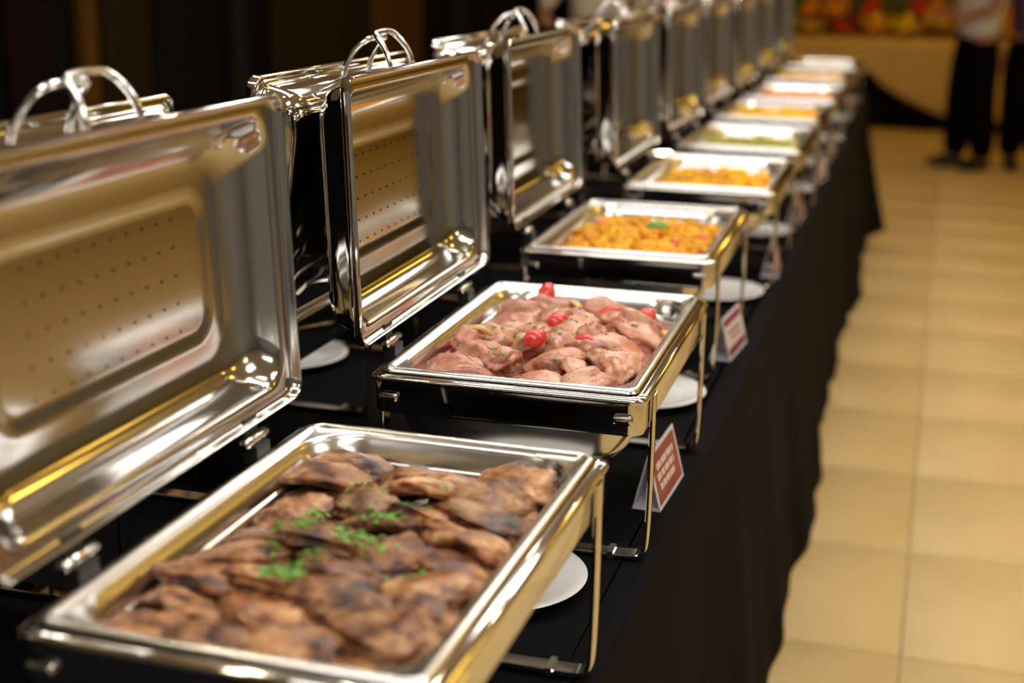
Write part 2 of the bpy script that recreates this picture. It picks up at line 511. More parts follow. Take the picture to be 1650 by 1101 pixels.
# pill shaped lug on the short sides near the corners
v, f = loft([(.013, .006, .0058, 0), (.013, .006, .0058, .004), (.0118, .005, .0048, .0062), (.008, .002, .0018, .007)], n=6, cap0=True, cap1=True)
LUG = fixn([(a, -c, b) for a, b, c in v], f, 'lug', 'mirror_steel', 50)
HP = tube('hinge_pin', [(0, -.026, 0), (0, -.024, 0), (0, .024, 0), (0, .026, 0)], [.0045, .006, .006, .0045], 'rod_steel', 12)
v, f = [], []
box_vf(-.007, .010, -.015, .015, -.024, -.004, v, f)
box_vf(-.009, -.004, -.013, .013, -.012, .024, v, f)
HB = fixn(v, f, 'hinge_bracket', 'hinge_black', 30)
# lid: mesh in (depth -> -x, along y, height z)
LH = .342
lh2 = LH/2
def lp(d, t, r): return (lh2-d, hy-d, r, t)
inner = [lp(.106, .0583, .02), lp(.098, .0583, .03), lp(.0950, .0574, .032), lp(.082, .0568, .04), lp(.068, .0562, .044), lp(.056, .0545, .046), lp(.046, .0508, .047),
         lp(.038, .0450, .047), lp(.0315, .0380, .046), lp(.0268, .0300, .045), lp(.0235, .0215, .043), lp(.0212, .0155, .040), lp(.0190, .0122, .035), lp(.0165, .0112, .030), lp(.011, .0108, .024), lp(.006, .0106, .020),
         lp(.0036, .0095, .018), lp(.0024, .0075, .0175), lp(.0018, .002, .0175), lp(.0010, .0004, .018), lp(0, -.0006, .018)]
outer = [lp(-.0014, .0004, .019), lp(-.0014, .0105, .019), lp(-.0002, .0125, .018), lp(.005, .0130, .021), lp(.0085, .0136, .024), lp(.0105, .0165, .027), lp(.0118, .0225, .029), lp(.0132, .0320, .031),
         lp(.0158, .0410, .033), lp(.0200, .0490, .036), lp(.0265, .0555, .039), lp(.0355, .0600, .042), lp(.048, .0625, .044), lp(.066, .0636, .043), lp(.090, .0640, .04), lp(.106, .0640, .02)]
v, f = loft(inner+outer, n=11, cap0=True, cap1=True, tf=lambda x, y, z: (-z, y, x+lh2))
LID = fixn(v, f, 'lid', 'lid_steel', 55)
# exterior is mirror polished
LID.materials.append(MATS['mirror_steel'])
n_in = (len(inner)-1)*44
for p in LID.polygons:
    if p.index >= n_in and p.index != len(LID.polygons)-2: p.material_index = 1
v, f = [], []
for r_ in range(5):
    for c_ in range(10):
        yy, zz = -.1345+.0277*c_+.008, .110+.0296*r_
        b = len(v)
        for x in (-.0584, -.0577):
            for k in range(8):
                v.append((x, yy+.0016*math.cos(k*PI/4), zz+.0016*math.sin(k*PI/4)))
        f.append(tuple(b+8+k for k in range(8)))
        for k in range(8): f.append((b+k, b+(k+1) % 8, b+8+(k+1) % 8, b+8+k))
DOTS = fixn(v, f, 'perforation', 'hole', 30)
hp_ = [(-.032, -.045, -.012), (-.033, -.045, .004), (-.041, -.042, .024), (-.056, -.036, .0415), (-.059, -.022, .044), (-.060, 0, .0445), (-.059, .022, .044), (-.056, .036, .0415), (-.041, .042, .024), (-.033, .045, .004), (-.032, .045, -.012)]
HANDLE = tube('handle', smooth_path([(a, b, c+LH) for a, b, c in hp_], 2), .0042, 'rod_steel', 10)

ORD = ['nearest', 'second', 'third', 'fourth', 'fifth', 'sixth', 'seventh', 'eighth', 'farthest']
def chafer(x, y, yawd, label, tilt, group):
    t = empty('chafing_dish', (x, y, TABLE_Z+.001), (0, 0, R(yawd))); tag(t, label, 'chafing dish', group)
    link('apron_frame', FRAME, t)
    link('water_pan', WATER, t)
    for s in (-1, 1):
        lg = link('leg', LEG, t, (0, s*(hy-.058), 0))
        for sx in (-1, 1): link('clip', CLIP, lg, (sx*(hx-.046), 0, 0))
        for sx in (-1, 1):
            link('lug', LUG, t, (sx*(hx-.026), s*(hy-.0015), .208), (0, 0, 0 if s < 0 else PI))
        h = link('hinge', HB, t, (-hx-.010, s*.165, .252))
        link('hinge_pin', HP, h, (0, 0, 0))
    ld = link('lid', LID, t, (-.1865, 0, .270), (0, R(-tilt), 0))
    link('handle', HANDLE, ld)
    d = link('perforation', DOTS, ld); tag(d, kind='stuff')
    return t
dishes = [(-.493, 1.146, -.5), (-.502, 1.904, 1.1), (-.548, 2.731, 1.3), (-.532, 3.516, 1.0), (-.540, 4.247, 0), (-.560, 5.016, 0),
          (-.556, 5.705, 0), (-.580, 6.544, 0), (-.585, 7.364, 0)]
foods = ['grilled meat slices', 'pink chicken and red tomatoes', 'leaf topped pasta', 'plain orange pasta',
         'olive green vegetables', 'bright yellow food', 'orange red food', 'tan food', 'cream coloured rice']
pans = []
for i, (x, y, a) in enumerate(dishes):
    chafer(x, y, a, 'open chafing dish holding %s, %s along the aisle' % (foods[i], ORD[i]), 2.4, 'chafing dishes along the aisle')
    p = link('food_pan', FOODPAN, None, (x, y, TABLE_Z+.001+.172), (0, 0, R(a)))
    tag(p, 'rectangular steel food pan with %s in the %s chafing dish' % (foods[i], ORD[i]), 'pan', 'food pans along the aisle')
    pans.append(Matrix.Translation((x, y, TABLE_Z+.001)) @ Matrix.Rotation(R(a), 4, 'Z'))
for i, (x, y, a) in enumerate(dishes):
    yo = {0: 1.135, 1: 1.905, 2: 2.72}.get(i, y)
    xo = -1.065 + (x+.50)*(1. if i < 2 else 1.08)
    chafer(xo, yo, 180, 'far side chafing dish, back to back with the %s aisle dish' % ORD[i], 7.4, 'chafing dishes on the far side of the table')
    p = link('food_pan', FOODPAN, None, (xo, yo, TABLE_Z+.001+.172), (0, 0, PI))
    tag(p, 'empty steel food pan on the far side, behind the %s aisle lid' % ORD[i], 'pan', 'food pans on the far side')

# ------------------------------------------------------------------ blobs for food
def blob(name, seed, sx, sy, sz, m, amp=.25, fr=1.6, sub=4, bend=0., flat=1., fine=.06, taper=0., ridge=0., rough=0.):
    rnd = random.Random(seed)
    off = Vector((rnd.uniform(-50, 50), rnd.uniform(-50, 50), rnd.uniform(-50, 50)))
    bm = bmesh.new()
    bmesh.ops.create_icosphere(bm, subdivisions=sub, radius=1)
    for q in bm.verts:
        n = q.co.normalized()
        d = 1 + amp*noise.noise(n*fr+off) + fine*noise.noise(n*fr*3.7+off) + fine*.5*noise.noise(n*fr*8+off)
        if ridge: d += ridge*(.35-abs(noise.noise(n*fr*1.9+off*1.3)))*1.4 + ridge*.5*(.3-abs(noise.noise(n*fr*4.1+off)))
        p = n*d
        z = math.copysign(abs(p.z)**flat, p.z)
        tp = 1 - taper*p.x
        x, y, z = p.x*sx, p.y*sy*tp, z*sz*tp
        z += bend*(x*x)/sx - .0
        z += amp*sz*1.1*noise.noise(Vector((x/sx*1.3, y/sy*1.1, 3))+off)
        q.co = (x, y, z)
    if rough:
        bm.normal_update()
        ds = [rough*(noise.noise(q.co*140+off)+.7*noise.noise(q.co*290+off)) for q in bm.verts]
        for q, d in zip(list(bm.verts), ds): q.co += q.normal*d
    me = bpy.data.meshes.new(name); bm.to_mesh(me); bm.free()
    me.materials.append(MATS[m]); me.shade_smooth()
    return me

class Surf:
    """collects placed pieces to drop others onto them"""
    def __init__(self): self.v, self.f = [], []
    def add(self, me, mw):
        b = len(self.v)
        self.v += [mw @ q.co for q in me.vertices]
        self.f += [tuple(b+i for i in p.vertices) for p in me.polygons]
    def build(self): self.t = BVHTree.FromPolygons(self.v, self.f)
    def z(self, x, y, z0=3.):
        h = self.t.ray_cast(Vector((x, y, z0)), Vector((0, 0, -1)))
        return (h[0], h[1]) if h[0] is not None else (None, None)

def place(name, me, pm, loc, rot):
    mw = pm @ Matrix.Translation(loc) @ Euler(rot).to_matrix().to_4x4()
    o = link(name, me); o.matrix_world = mw
    return o, mw

def pool(name, pm, z, m, label, cat, bump=.004, fr=14, seed=1, mound=0.):
    """liquid or heaped base filling a pan to height z"""
    v, f = [], []
    n = 22; k2 = 34
    hxx, hyy = .1385+max(0, (z-.21))*.3, .240+max(0, (z-.21))*.3
    rr = .058
    for j in range(k2+1):
        for i in range(n+1):
            X, Y = (i/n*2-1), (j/k2*2-1)
            x, y = X*hxx, Y*hyy
            ax, ay = abs(x)-(hxx-rr), abs(y)-(hyy-rr)
            if ax > 0 and ay > 0:
                d = math.hypot(ax, ay)
                if d > rr:
                    x = math.copysign(hxx-rr+ax*rr/d, x); y = math.copysign(hyy-rr+ay*rr/d, y)
            e = (1-X**4)*(1-Y**4)
            zz = z + mound*e*(1-.5*X*X-.4*Y*Y) + e*bump*noise.noise(Vector((x*fr*4, y*fr*4, seed*7.)))
            v.append((x, y, zz))
    for j in range(k2):
        for i in range(n):
            a = j*(n+1)+i
            f.append((a, a+1, a+n+2, a+n+1))
    me = mesh(name, v, f, m, True, None)
    o = link(name, me); o.matrix_world = pm
    tag(o, label, cat, None, 'stuff')
    return me

def parsley(pm, surf, spots, seed, name, label, size=.006):
    rnd = random.Random(seed)
    v, f = [], []
    for (cx, cy, sg, n) in spots:
        for _ in range(n):
            x, y = rnd.gauss(cx, sg), rnd.gauss(cy, sg)
            if abs(x) > .135 or abs(y) > .235: continue
            p = pm @ Vector((x, y, 0))
            hit, nr = surf.z(p.x, p.y)
            if hit is None: continue
            s = size*rnd.uniform(.5, 1.25)
            a = rnd.uniform(0, 2*PI)
            tx = Vector((math.cos(a), math.sin(a), 0)); tx = (tx-nr*tx.dot(nr)).normalized(); ty = nr.cross(tx)
            c = hit+nr*.0006
            b = len(v)
            k = 6
            lift = rnd.uniform(0, .5)
            for i in range(k):
                an = 2*PI*i/k
                rr = s*(.55 if i % 2 else 1.)*rnd.uniform(.7, 1.1)
                q = c + tx*rr*math.cos(an)+ty*rr*.7*math.sin(an)
                v.append(q + nr*(.0006+lift*abs(math.cos(an))*s*.5))
            v.append(c+nr*.0016)
            for i in range(k): f.append((b+i, b+(i+1) % k, b+k))
            v.append(c-nr*.001)
            for i in range(k): f.append((b+(i+1) % k, b+i, b+k+1))
    o = link(name, mesh(name, v, f, 'parsley', False))
    tag(o, label, 'herbs', None, 'stuff')

# ---- front pan: grilled meat
rnd = random.Random(11)
pm = pans[0]
pool('meat_juice', pm, .196, 'meat_juice', 'dark brown juices under the grilled meat', 'sauce', .003)
MEAT = [blob('meat_slice', 100+i, rnd.uniform(.044, .056), rnd.uniform(.024, .031), rnd.uniform(.0080, .0110), 'meat', amp=.38, fr=1.7, bend=rnd.uniform(-.25, .10), flat=.55, fine=.14, ridge=.10, rough=.0011)
        for i in range(14)]
surf = Surf()
ROWN = ['front', 'second', 'third', 'fourth', 'fifth', 'sixth', 'seventh', 'eighth', 'ninth', 'back']
k = 0
for layer, rows, zb in ((0, 8, .194), (1, 9, .2105)):
    for j in range(rows):
        y = -.214+j*.42/(rows-1)
        ncol = 4 if layer == 0 else (4 if j % 2 == 0 else 3)
        for i in range(ncol):
            x = (i-(ncol-1)/2)*(.068 if ncol == 4 else .090) + rnd.uniform(-.009, .009)
            yy = max(-.218, min(.210, y+rnd.uniform(-.012, .012)))
            e = (1-(x/.16)**2)*(1-(y/.29)**2)
            z = zb + .010*e + (rnd.uniform(-.007, .010) if layer else 0)
            rz = rnd.uniform(-.55, .55) + (PI if rnd.random() < .5 else 0)
            x = max(-.094, min(.094, x))
            tilt = rnd.uniform(-.42, .42) if layer else rnd.uniform(-.1, .1)
            me = MEAT[(k*5+j) % 14]
            mw = pm @ Matrix.Translation((x, yy, z)) @ Matrix.Rotation(tilt, 4, 'X') @ Matrix.Rotation(rnd.uniform(-.2, .2), 4, 'Y') @ Matrix.Rotation(rz, 4, 'Z') @ Matrix.Scale(rnd.uniform(.86, 1.06), 4)
            o = link('meat_slice', me); o.matrix_world = mw
            col = ['leftmost', 'second from left', 'third from left', 'rightmost'][i] if ncol == 4 else ['leftmost', 'middle', 'rightmost'][i]
            row = 'back' if j == rows-1 else ROWN[j]
            tag(o, 'browned grilled meat slice, %s in the %s %s row, nearest pan' % (col, row, 'upper' if layer else 'lower'), 'meat', 'grilled meat slices')
            surf.add(me, mw); k += 1
surf.build()
# parsley spots found from the photograph, in pan coordinates
parsley(pm, surf, [(-.03, .06, .014, 26), (.0, .045, .012, 34), (.012, .03, .010, 30), (-.005, 0, .012, 36), (.02, .005, .010, 18), (-.06, -.01, .010, 22), (-.055, .02, .010, 16),
                   (-.025, -.085, .012, 36), (-.03, -.11, .012, 34), (-.045, -.06, .010, 12), (-.05, .13, .01, 7), (.03, .09, .012, 8), (-.075, .07, .01, 6), (0, 0, .06, 24)], 5,
        'chopped_parsley', 'chopped green parsley sprinkled over the grilled meat', .0062)

# ---- second pan: chicken with tomatoes
rnd = random.Random(23)
pm = pans[1]
pme = pool('chicken_sauce', pm, .206, 'chicken_sauce', 'pink cooking sauce around the chicken pieces', 'sauce', .002)
CH = [blob('chicken_piece', 300+i, rnd.uniform(.042, .056), rnd.uniform(.028, .036), rnd.uniform(.019, .024), 'chicken', amp=.36, fr=1.5, bend=rnd.uniform(-.25, -.05), fine=.05, taper=rnd.uniform(0, .4), ridge=.16, rough=.0006)
      for i in range(10)]
surf = Surf(); surf.add(pme, pm)
chk = [(-.078, -.175, .2, 'front left'), (.015, -.190, 2.7, 'front middle'), (.092, -.178, .5, 'front right'),
       (-.070, -.095, 2.9, 'left, second row'), (.030, -.105, .35, 'centre, second row'), (.100, -.090, 1.9, 'right, second row'),
       (-.082, -.020, .5, 'left, third row'), (.005, -.030, 2.6, 'centre, third row'), (.085, -.005, .1, 'right, third row'),
       (-.075, .062, 3.3, 'left, fourth row'), (.020, .050, .6, 'centre, fourth row'), (.095, .075, 2.5, 'right, fourth row'),
       (-.080, .145, .3, 'left, fifth row'), (.000, .130, 2.9, 'centre, fifth row'), (.085, .150, .7, 'right, fifth row'),
       (-.060, .205, 3.0, 'back left'), (.035, .205, .2, 'back right'),
       (-.035, -.150, 1.2, 'small piece between the front two'), (.060, -.140, 2.2, 'small piece before the wedge'), (-.020, -.065, .9, 'left of centre'), (.060, -.050, 2.8, 'right of centre'),
       (-.035, .020, .3, 'on top in the middle'), (.050, .025, 1.6, 'on top, right of middle'), (-.030, .098, .1, 'on top, behind the middle'), (.055, .105, 2.6, 'on top at the back right'), (-.110, -.060, 1.5, 'against the left wall'), (.115, -.130, 1.5, 'against the right wall')]
for i, (x, y, rz, nm) in enumerate(chk):
    me = CH[i % 10]
    z = .2105+.008*(1-(y/.3)**2)+rnd.uniform(-.004, .008)
    mw = pm @ Matrix.Translation((x, y, z)) @ Euler((rnd.uniform(-.1, .45), rnd.uniform(-.3, .3), rz+rnd.uniform(-.4, .4))).to_matrix().to_4x4() @ Matrix.Scale(.98 if i < 17 else .62, 4)
    if i >= 17: mw = Matrix.Translation((0, 0, .014)) @ mw
    o = link('chicken_piece', me); o.matrix_world = mw
    tag(o, 'glossy pink cooked chicken piece, %s of the second pan' % nm, 'chicken', 'chicken pieces')
    surf.add(me, mw)
surf.build()
TOM = blob('tomato', 801, .0155, .0120, .0120, 'tomato', amp=.10, fr=1.2, sub=3, fine=.01, taper=.12)
WEDGE = blob('tomato', 802, .021, .0085, .0075, 'tomato', amp=.14, fr=1.2, sub=3, bend=-.3, fine=.01, taper=.35)
toms = [(-.576, 2.118, 0, 1.25, 1.2, 'upright at the back of the pan'), (-.458, 2.052, 1, 1.05, .2, 'towards the back right'), (-.405, 2.068, 0, 1.15, .5, 'close to the right wall of the pan'),
        (-.512, 1.945, 0, 1.15, .9, 'in the middle of the pan'), (-.512, 1.826, 0, 1.15, .7, 'beside the parsley in front'), (-.454, 1.866, 1, 1.05, -.55, 'pointed wedge front right'),
        (-.630, 1.872, 1, .95, .5, 'narrow wedge along the left wall'), (-.626, 1.762, 1, .95, .1, 'half hidden in the front left corner')]
for i, (x, y, kd, sc, rz, nm) in enumerate(toms):
    hit, nr = surf.z(x, y)
    z = (hit.z if hit else TABLE_Z+.21) + .001
    o = link('tomato', (TOM, WEDGE)[kd], None, (x, y, z), (.3 if i else .1, -.35 if i else -1.1, rz)); o.scale = (sc,)*3
    tag(o, 'red tomato piece on the chicken, %s' % nm, 'tomato', 'tomatoes on the chicken')
ON = blob('onion_strip', 811, .024, .006, .005, 'onion', amp=.12, fr=1.2, sub=3, bend=-.5, fine=.02)
for x, y, rz, nm in ((-.537, 1.80, -1.1, 'leaning beside the front tomato'), (-.60, 1.84, .4, 'on the left'), (-.53, 2.115, -.7, 'behind the back tomato'), (-.37, 2.05, -1., 'by the right wall')):
    hit, nr = surf.z(x, y)
    o = link('onion_strip', ON, None, (x, y, (hit.z if hit else .96)+.003), (.2, .1, rz))
    tag(o, 'golden onion strip on the chicken, %s' % nm, 'onion', 'onion strips')
parsley(pm, surf, [(-.01, -.075, .012, 26), (-.06, -.06, .014, 12), (-.05, -.12, .016, 16), (.03, .0, .02, 10), (-.03, .02, .02, 12), (.0, .06, .025, 16), (.05, .05, .02, 10), (-.02, -.15, .03, 14),
                   (.0, -.04, .07, 70), (-.045, .12, .02, 10), (.1, .06, .01, 6)], 8, 'chopped_parsley', 'chopped green parsley sprinkled over the pink chicken', .0050)

# ---- further pans
def heap(idx, base_m, pieces, n, z0, mound, label, cat, group, sz, seed, base_label, name='pasta_piece'):
    rnd = random.Random(seed)
    pm = pans[idx]
    me0 = pool('food_base', pm, z0, base_m, base_label, cat, .012, 9, seed, mound)
    s0 = Surf(); s0.add(me0, pm); s0.build()
    nx_ = max(3, int(round(math.sqrt(n*.28/.46)))); ny_ = int(math.ceil(n/nx_))
    cnt = 0
    for j in range(ny_):
        for i in range(nx_):
            if cnt >= n: break
            x = -.126+.252*(i+.5+rnd.uniform(-.38, .38))/nx_
            y = -.224+.448*(j+.5+rnd.uniform(-.38, .38))/ny_
            p = pm @ Vector((x, y, 0))
            hit, nr = s0.z(p.x, p.y)
            if hit is None: continue
            me = pieces[rnd.randrange(len(pieces))]
            o = link(name, me, None, (p.x, p.y, hit.z+sz*rnd.uniform(.1, .55)), (rnd.uniform(-.6, .6), rnd.uniform(-.5, .5), rnd.uniform(0, 2*PI)))
            sc = rnd.uniform(.85, 1.2); o.scale = (sc, sc, sc)
            tag(o, label, cat, group)
            cnt += 1
    return s0
PAS = [blob('pasta_piece', 400+i, .021, .0105, .0095, 'pasta', amp=.22, fr=1.3, sub=3, bend=-.45+.2*i, fine=.06) for i in range(4)]
s3 = heap(2, 'pasta_sauce', PAS, 190, .204, .012, 'orange yellow pasta piece heaped in the third pan', 'pasta', 'pasta pieces in the third pan', .012, 31, 'orange yellow pasta sauce in the third pan')
RP = blob('pepper_piece', 431, .017, .008, .005, 'pepper_red', amp=.15, fr=1.2, sub=3, bend=-.4)
rp = random.Random(77)
for i, (x, y, nm) in enumerate(((-.105, .11, 'back left corner'), (.115, .03, 'right edge'), (.10, -.15, 'front right corner'), (.075, -.06, 'right half, in the middle'), (.03, .03, 'just before the green leaf'), (-.02, .16, 'back wall'), (-.05, -.19, 'front edge'))):
    p = pans[2] @ Vector((x, y, 0)); hit, nr = s3.z(p.x, p.y)
    o = link('pepper_piece', RP, None, (p.x, p.y, hit.z+.012), (rp.uniform(-.3, .3), 0, rp.uniform(0, 3)))
    tag(o, 'red pepper piece on the pasta in the third pan, %s' % nm, 'pepper', 'red pepper pieces')
s3v = Surf()
bm_l = blob('herb_leaf', 441, .030, .013, .005, 'parsley', amp=.35, fr=2, sub=3, bend=-.3, fine=.1)
p = pans[2] @ Vector((.02, .06, 0)); hit, nr = s3.z(p.x, p.y)
tag(link('herb_leaf', bm_l, None, (p.x, p.y, hit.z+.018), (.25, 0, .15)), 'green herb leaf lying on the pasta in the third pan', 'herbs')
parsley(pans[2], s3, [(0, 0, .09, 50)], 9, 'chopped_parsley', 'chopped green herbs mixed into the pasta in the third pan', .006)
PAS2 = [blob('pasta_piece', 450+i, .024, .013, .012, 'pasta', amp=.2, fr=1.3, sub=2, bend=-.4, fine=.03) for i in range(2)]
YEL = [blob('potato_piece', 460+i, .024, .015, .013, 'yellow_food', amp=.2, fr=1.3, sub=2, fine=.03) for i in range(2)]
heap(3, 'pasta_sauce', PAS2+YEL[:1], 110, .198, .010, 'orange yellow pasta piece heaped in the fourth pan', 'pasta', 'pasta pieces in the fourth pan', .013, 32, 'orange pasta sauce in the fourth pan')
OLV = [blob('vegetable_piece', 470+i, .024, .014, .011, 'olive_food', amp=.25, fr=1.4, sub=2, fine=.03) for i in range(2)]
heap(4, 'olive_food', OLV, 80, .198, .008, 'olive green vegetable piece in the fifth pan', 'vegetable', 'vegetable pieces in the fifth pan', .013, 33, 'olive green vegetable mash in the fifth pan', 'vegetable_piece')
heap(5, 'yellow_food', YEL, 70, .208, .012, 'bright yellow food piece in the sixth pan', 'food', 'food pieces in the sixth pan', .013, 34, 'bright yellow sauce in the sixth pan', 'food_piece')
ORG = [blob('carrot_piece', 480+i, .024, .015, .013, 'orange_food', amp=.2, fr=1.3, sub=2, fine=.03) for i in range(2)]
heap(6, 'tan_food', ORG, 60, .210, .012, 'orange red food piece in the seventh pan', 'food', 'food pieces in the seventh pan', .013, 35, 'tan sauce in the seventh pan', 'food_piece')
TAN = [blob('bread_piece', 490+i, .028, .020, .016, 'tan_food', amp=.2, fr=1.3, sub=2, fine=.03) for i in range(2)]
heap(7, 'orange_food', TAN, 50, .212, .014, 'tan food piece in the eighth pan', 'food', 'food pieces in the eighth pan', .016, 36, 'orange sauce in the eighth pan', 'food_piece')
pool('cooked_rice', pans[8], .212, 'cream_food', 'cream white cooked rice heaped in the farthest pan', 'rice', .006, 30, 3, .022)

# ------------------------------------------------------------------ plates
PL = lathe('plate', [(.01, .003), (.060, .003), (.068, .001), (.072, .003), (.100, .0125), (.112, .0155), (.114, .0165), (.112, .0175), (.099, .0150), (.076, .0075), (.070, .0058), (.01, .0055)], 'porcelain', 56, 50)
plates = [(-.482, 1.560), (-.468, 2.377), (-.468, 3.200), (-.484, 3.985), (-.493, 4.755), (-.50, 5.42), (-.50, 6.15), (-.52, 6.96), (-.53, 7.85)]
for i, (x, y) in enumerate(plates):
    nm = ('between the %s and %s chafing dishes' % (ORD[i], ORD[i+1])) if i < 8 else 'beyond the farthest chafing dish'
    tag(link('plate', PL, None, (x, y, TABLE_Z+.001)), 'round white plate on the black cloth %s' % nm, 'plate', 'white plates along the aisle')
for i, (x, y) in enumerate(((-1.160, 2.385), (-1.16, 3.18))):
    tag(link('plate', PL, None, (x, y, TABLE_Z+.001)), 'round white plate on the far side, behind the %s raised lid' % ORD[i+1], 'plate', 'white plates on the far side')

# ------------------------------------------------------------------ name cards
def card(x, y, rz, red, label):
    t = empty('menu_card', (x, y, TABLE_Z+.001), (0, 0, R(rz))); tag(t, label, 'sign', 'folded menu cards')
    wd, ln, ht, th = .040, .155, .081, .0014
    b0, b1, ap = -wd/2, wd/2, Vector((-.001, 0, ht))
    v, f = [], []
    def slab(a, b, th_):
        """panel between bottom point a and top point b (x, z)"""
        d = Vector((b[0]-a[0], 0, b[1]-a[1])).normalized(); n = Vector((d.z, 0, -d.x))*th_
        k = len(v)
        for yy in (-ln/2, ln/2):
            for q, s in ((a, 0), (a, 1), (b, 1), (b, 0)):
                v.append((q[0]+n.x*s, yy, q[1]+n.z*s))
        f.extend([(k, k+1, k+2, k+3), (k+7, k+6, k+5, k+4), (k, k+4, k+5, k+1), (k+1, k+5, k+6, k+2), (k+2, k+6, k+7, k+3), (k+3, k+7, k+4, k)])
    slab((b1, 0), (ap.x, ht), th)
    slab((b0, 0), (ap.x, ht), th)
    slab((b0, 0), (b0+.001, .0012), .001)
    vb = len(v)
    box_vf(b0, b1, -ln/2, ln/2, .0, .0012, v, f)
    link('folded_card', fixn(v, f, 'folded_card', 'card_white', 30), t)
    # printed panel on the aisle side
    d = Vector((ap.x-b1, 0, ht)); hlen = d.length; d.normalize(); n = Vector((d.z, 0, -d.x))
    def pr(name, y0, y1, s0, s1, lift, m, par):
        q = []
        for h_ in (th+.0001, th+lift):
            for yy, ss in ((y0, s0), (y1, s0), (y1, s1), (y0, s1)):
                p = Vector((b1, 0, 0))+d*(ss*hlen)+n*h_; q.append((p.x, yy, p.z))
        return link(name, fixn(q, [(0, 1, 2, 3), (4, 5, 6, 7), (0, 1, 5, 4), (1, 2, 6, 5), (2, 3, 7, 6), (3, 0, 4, 7)], name, m, 30, False), par)
    pl = pr('printed_panel', -ln/2+.007, ln/2-.007, .07, .93, .0004, 'card_red' if red else 'card_maroon', t)
    if red:
        for a, b, s in ((-.052, .050, .68), (-.056, .044, .50), (-.050, .040, .32)):
            # a line of illegible words
            r_ = random.Random(int(s*100)); yy = a
            while yy < b:
                wl = r_.uniform(.012, .03)
                pr('printed_word', yy, min(b, yy+wl), s-.05, s+.065, .0007, 'card_print', pl); yy += wl+.004
    else:
        pr('printed_band', -.070, .070, .26, .76, .0007, 'card_print', pl)
        pr('printed_word', -.05, .045, .55, .62, .0010, 'card_maroon', pl)
        pr('printed_word', -.04, .05, .40, .46, .0010, 'card_maroon', pl)
cards = [(-.350, 1.934, -2, True), (-.366, 2.735, -4, False), (-.374, 3.505, 4, True), (-.392, 4.27, 0, True), (-.398, 5.05, -6, False), (-.415, 5.72, -4, False), (-.430, 6.45, 3, False), (-.445, 7.2, 0, True)]
for i, (x, y, a, r_) in enumerate(cards):
    card(x, y, a, r_, 'folded white menu card with %s print beside the %s chafing dish' % ('brick red' if r_ else 'maroon', ORD[i+1]))

# ------------------------------------------------------------------ far table with flowers
ft = empty('far_table', (-.9, 13.75, 0)); tag(ft, 'far buffet table by the end wall under ochre cloth', 'table')
box('table_top', -2.1, 2.3, -.45, .45, .74, .775, 'table_wood', ft)
for xx in (-1.95, 0, 2.15):
    for yy in (-.38, .38): box('leg', xx-.03, xx+.03, yy-.03, yy+.03, 0, .74, 'table_wood', ft)
def drape(name, y0, z_bottom, m, amp, label, cat, x0=-3.05, x1=1.45, ztop=.785, out=.0, back=False):
    v, f = [], []
    n = 150
    secs = []
    for i in range(n+1):
        x = x0+(x1-x0)*i/n
        zb = z_bottom(x)
        wv = amp*(math.sin(x*9)+.5*math.sin(x*23+1))
        sec = [(x, 14.24, ztop), (x, y0+.02, ztop), (x, y0-out, ztop-.02)]
        for k in range(1, 8):
            t = k/7
            sec.append((x, y0-out-.03*t+wv*t, ztop-.02+(zb-ztop+.02)*t))
        secs.append(sec)
    ns = len(secs[0])
    for s_ in secs: v += s_
    for i in range(n):
        for k in range(ns-1):
            a = i*ns+k; f.append((a, a+1, a+ns+1, a+ns))
    o = link(name, fixn(v, f, name, m, None))
    o.modifiers.new('thick', 'SOLIDIFY').thickness = .002
    tag(o, label, cat)
drape('black_skirt', 13.28, lambda x: .02, 'cloth_black', .012, 'black under skirt hanging below the ochre cloth of the far table', 'tablecloth')
def hem(x):
    # swag: high on the left, low towards the standing people
    t = max(0, min(1, (x+.62)/.75))
    return .50-.40*(t**.62) if x < .13 else .10
drape('ochre_tablecloth', 13.25, hem, 'ochre_cloth', .010, 'ochre yellow cloth swagged over the far table', 'tablecloth', ztop=.79, out=.012)
BL = {}
for c_ in ('yellow', 'orange', 'red', 'maroon', 'brown', 'leaf'):
    BL[c_] = blob('bloom', hash(c_) % 97 if False else len(BL)+900,  .054, .054, .046, 'flower_'+c_, amp=.35, fr=3, sub=3, fine=.2)
POT = lathe('bowl', [(.02, 0), (.055, 0), (.06, .006), (.08, .05), (.10, .075), (.098, .077), (.076, .052), (.04, .03), (.01, .03)], 'flower_brown', 24)
rf = random.Random(4)
bq = ['yellow flowers at the left end', 'orange and red flowers', 'yellow and maroon flowers', 'dark red flowers', 'orange flowers in the middle', 'bright yellow flowers', 'brown and gold flowers', 'maroon and red flowers near the people', 'yellow flowers behind the people', 'orange flowers behind the people']
pal = [('yellow', 'orange', 'brown'), ('orange', 'red', 'yellow'), ('yellow', 'maroon', 'orange'), ('red', 'maroon', 'orange'), ('orange', 'yellow', 'red'), ('yellow', 'yellow', 'leaf'), ('brown', 'yellow', 'orange'), ('maroon', 'red', 'leaf'), ('yellow', 'orange', 'leaf'), ('orange', 'brown', 'red')]
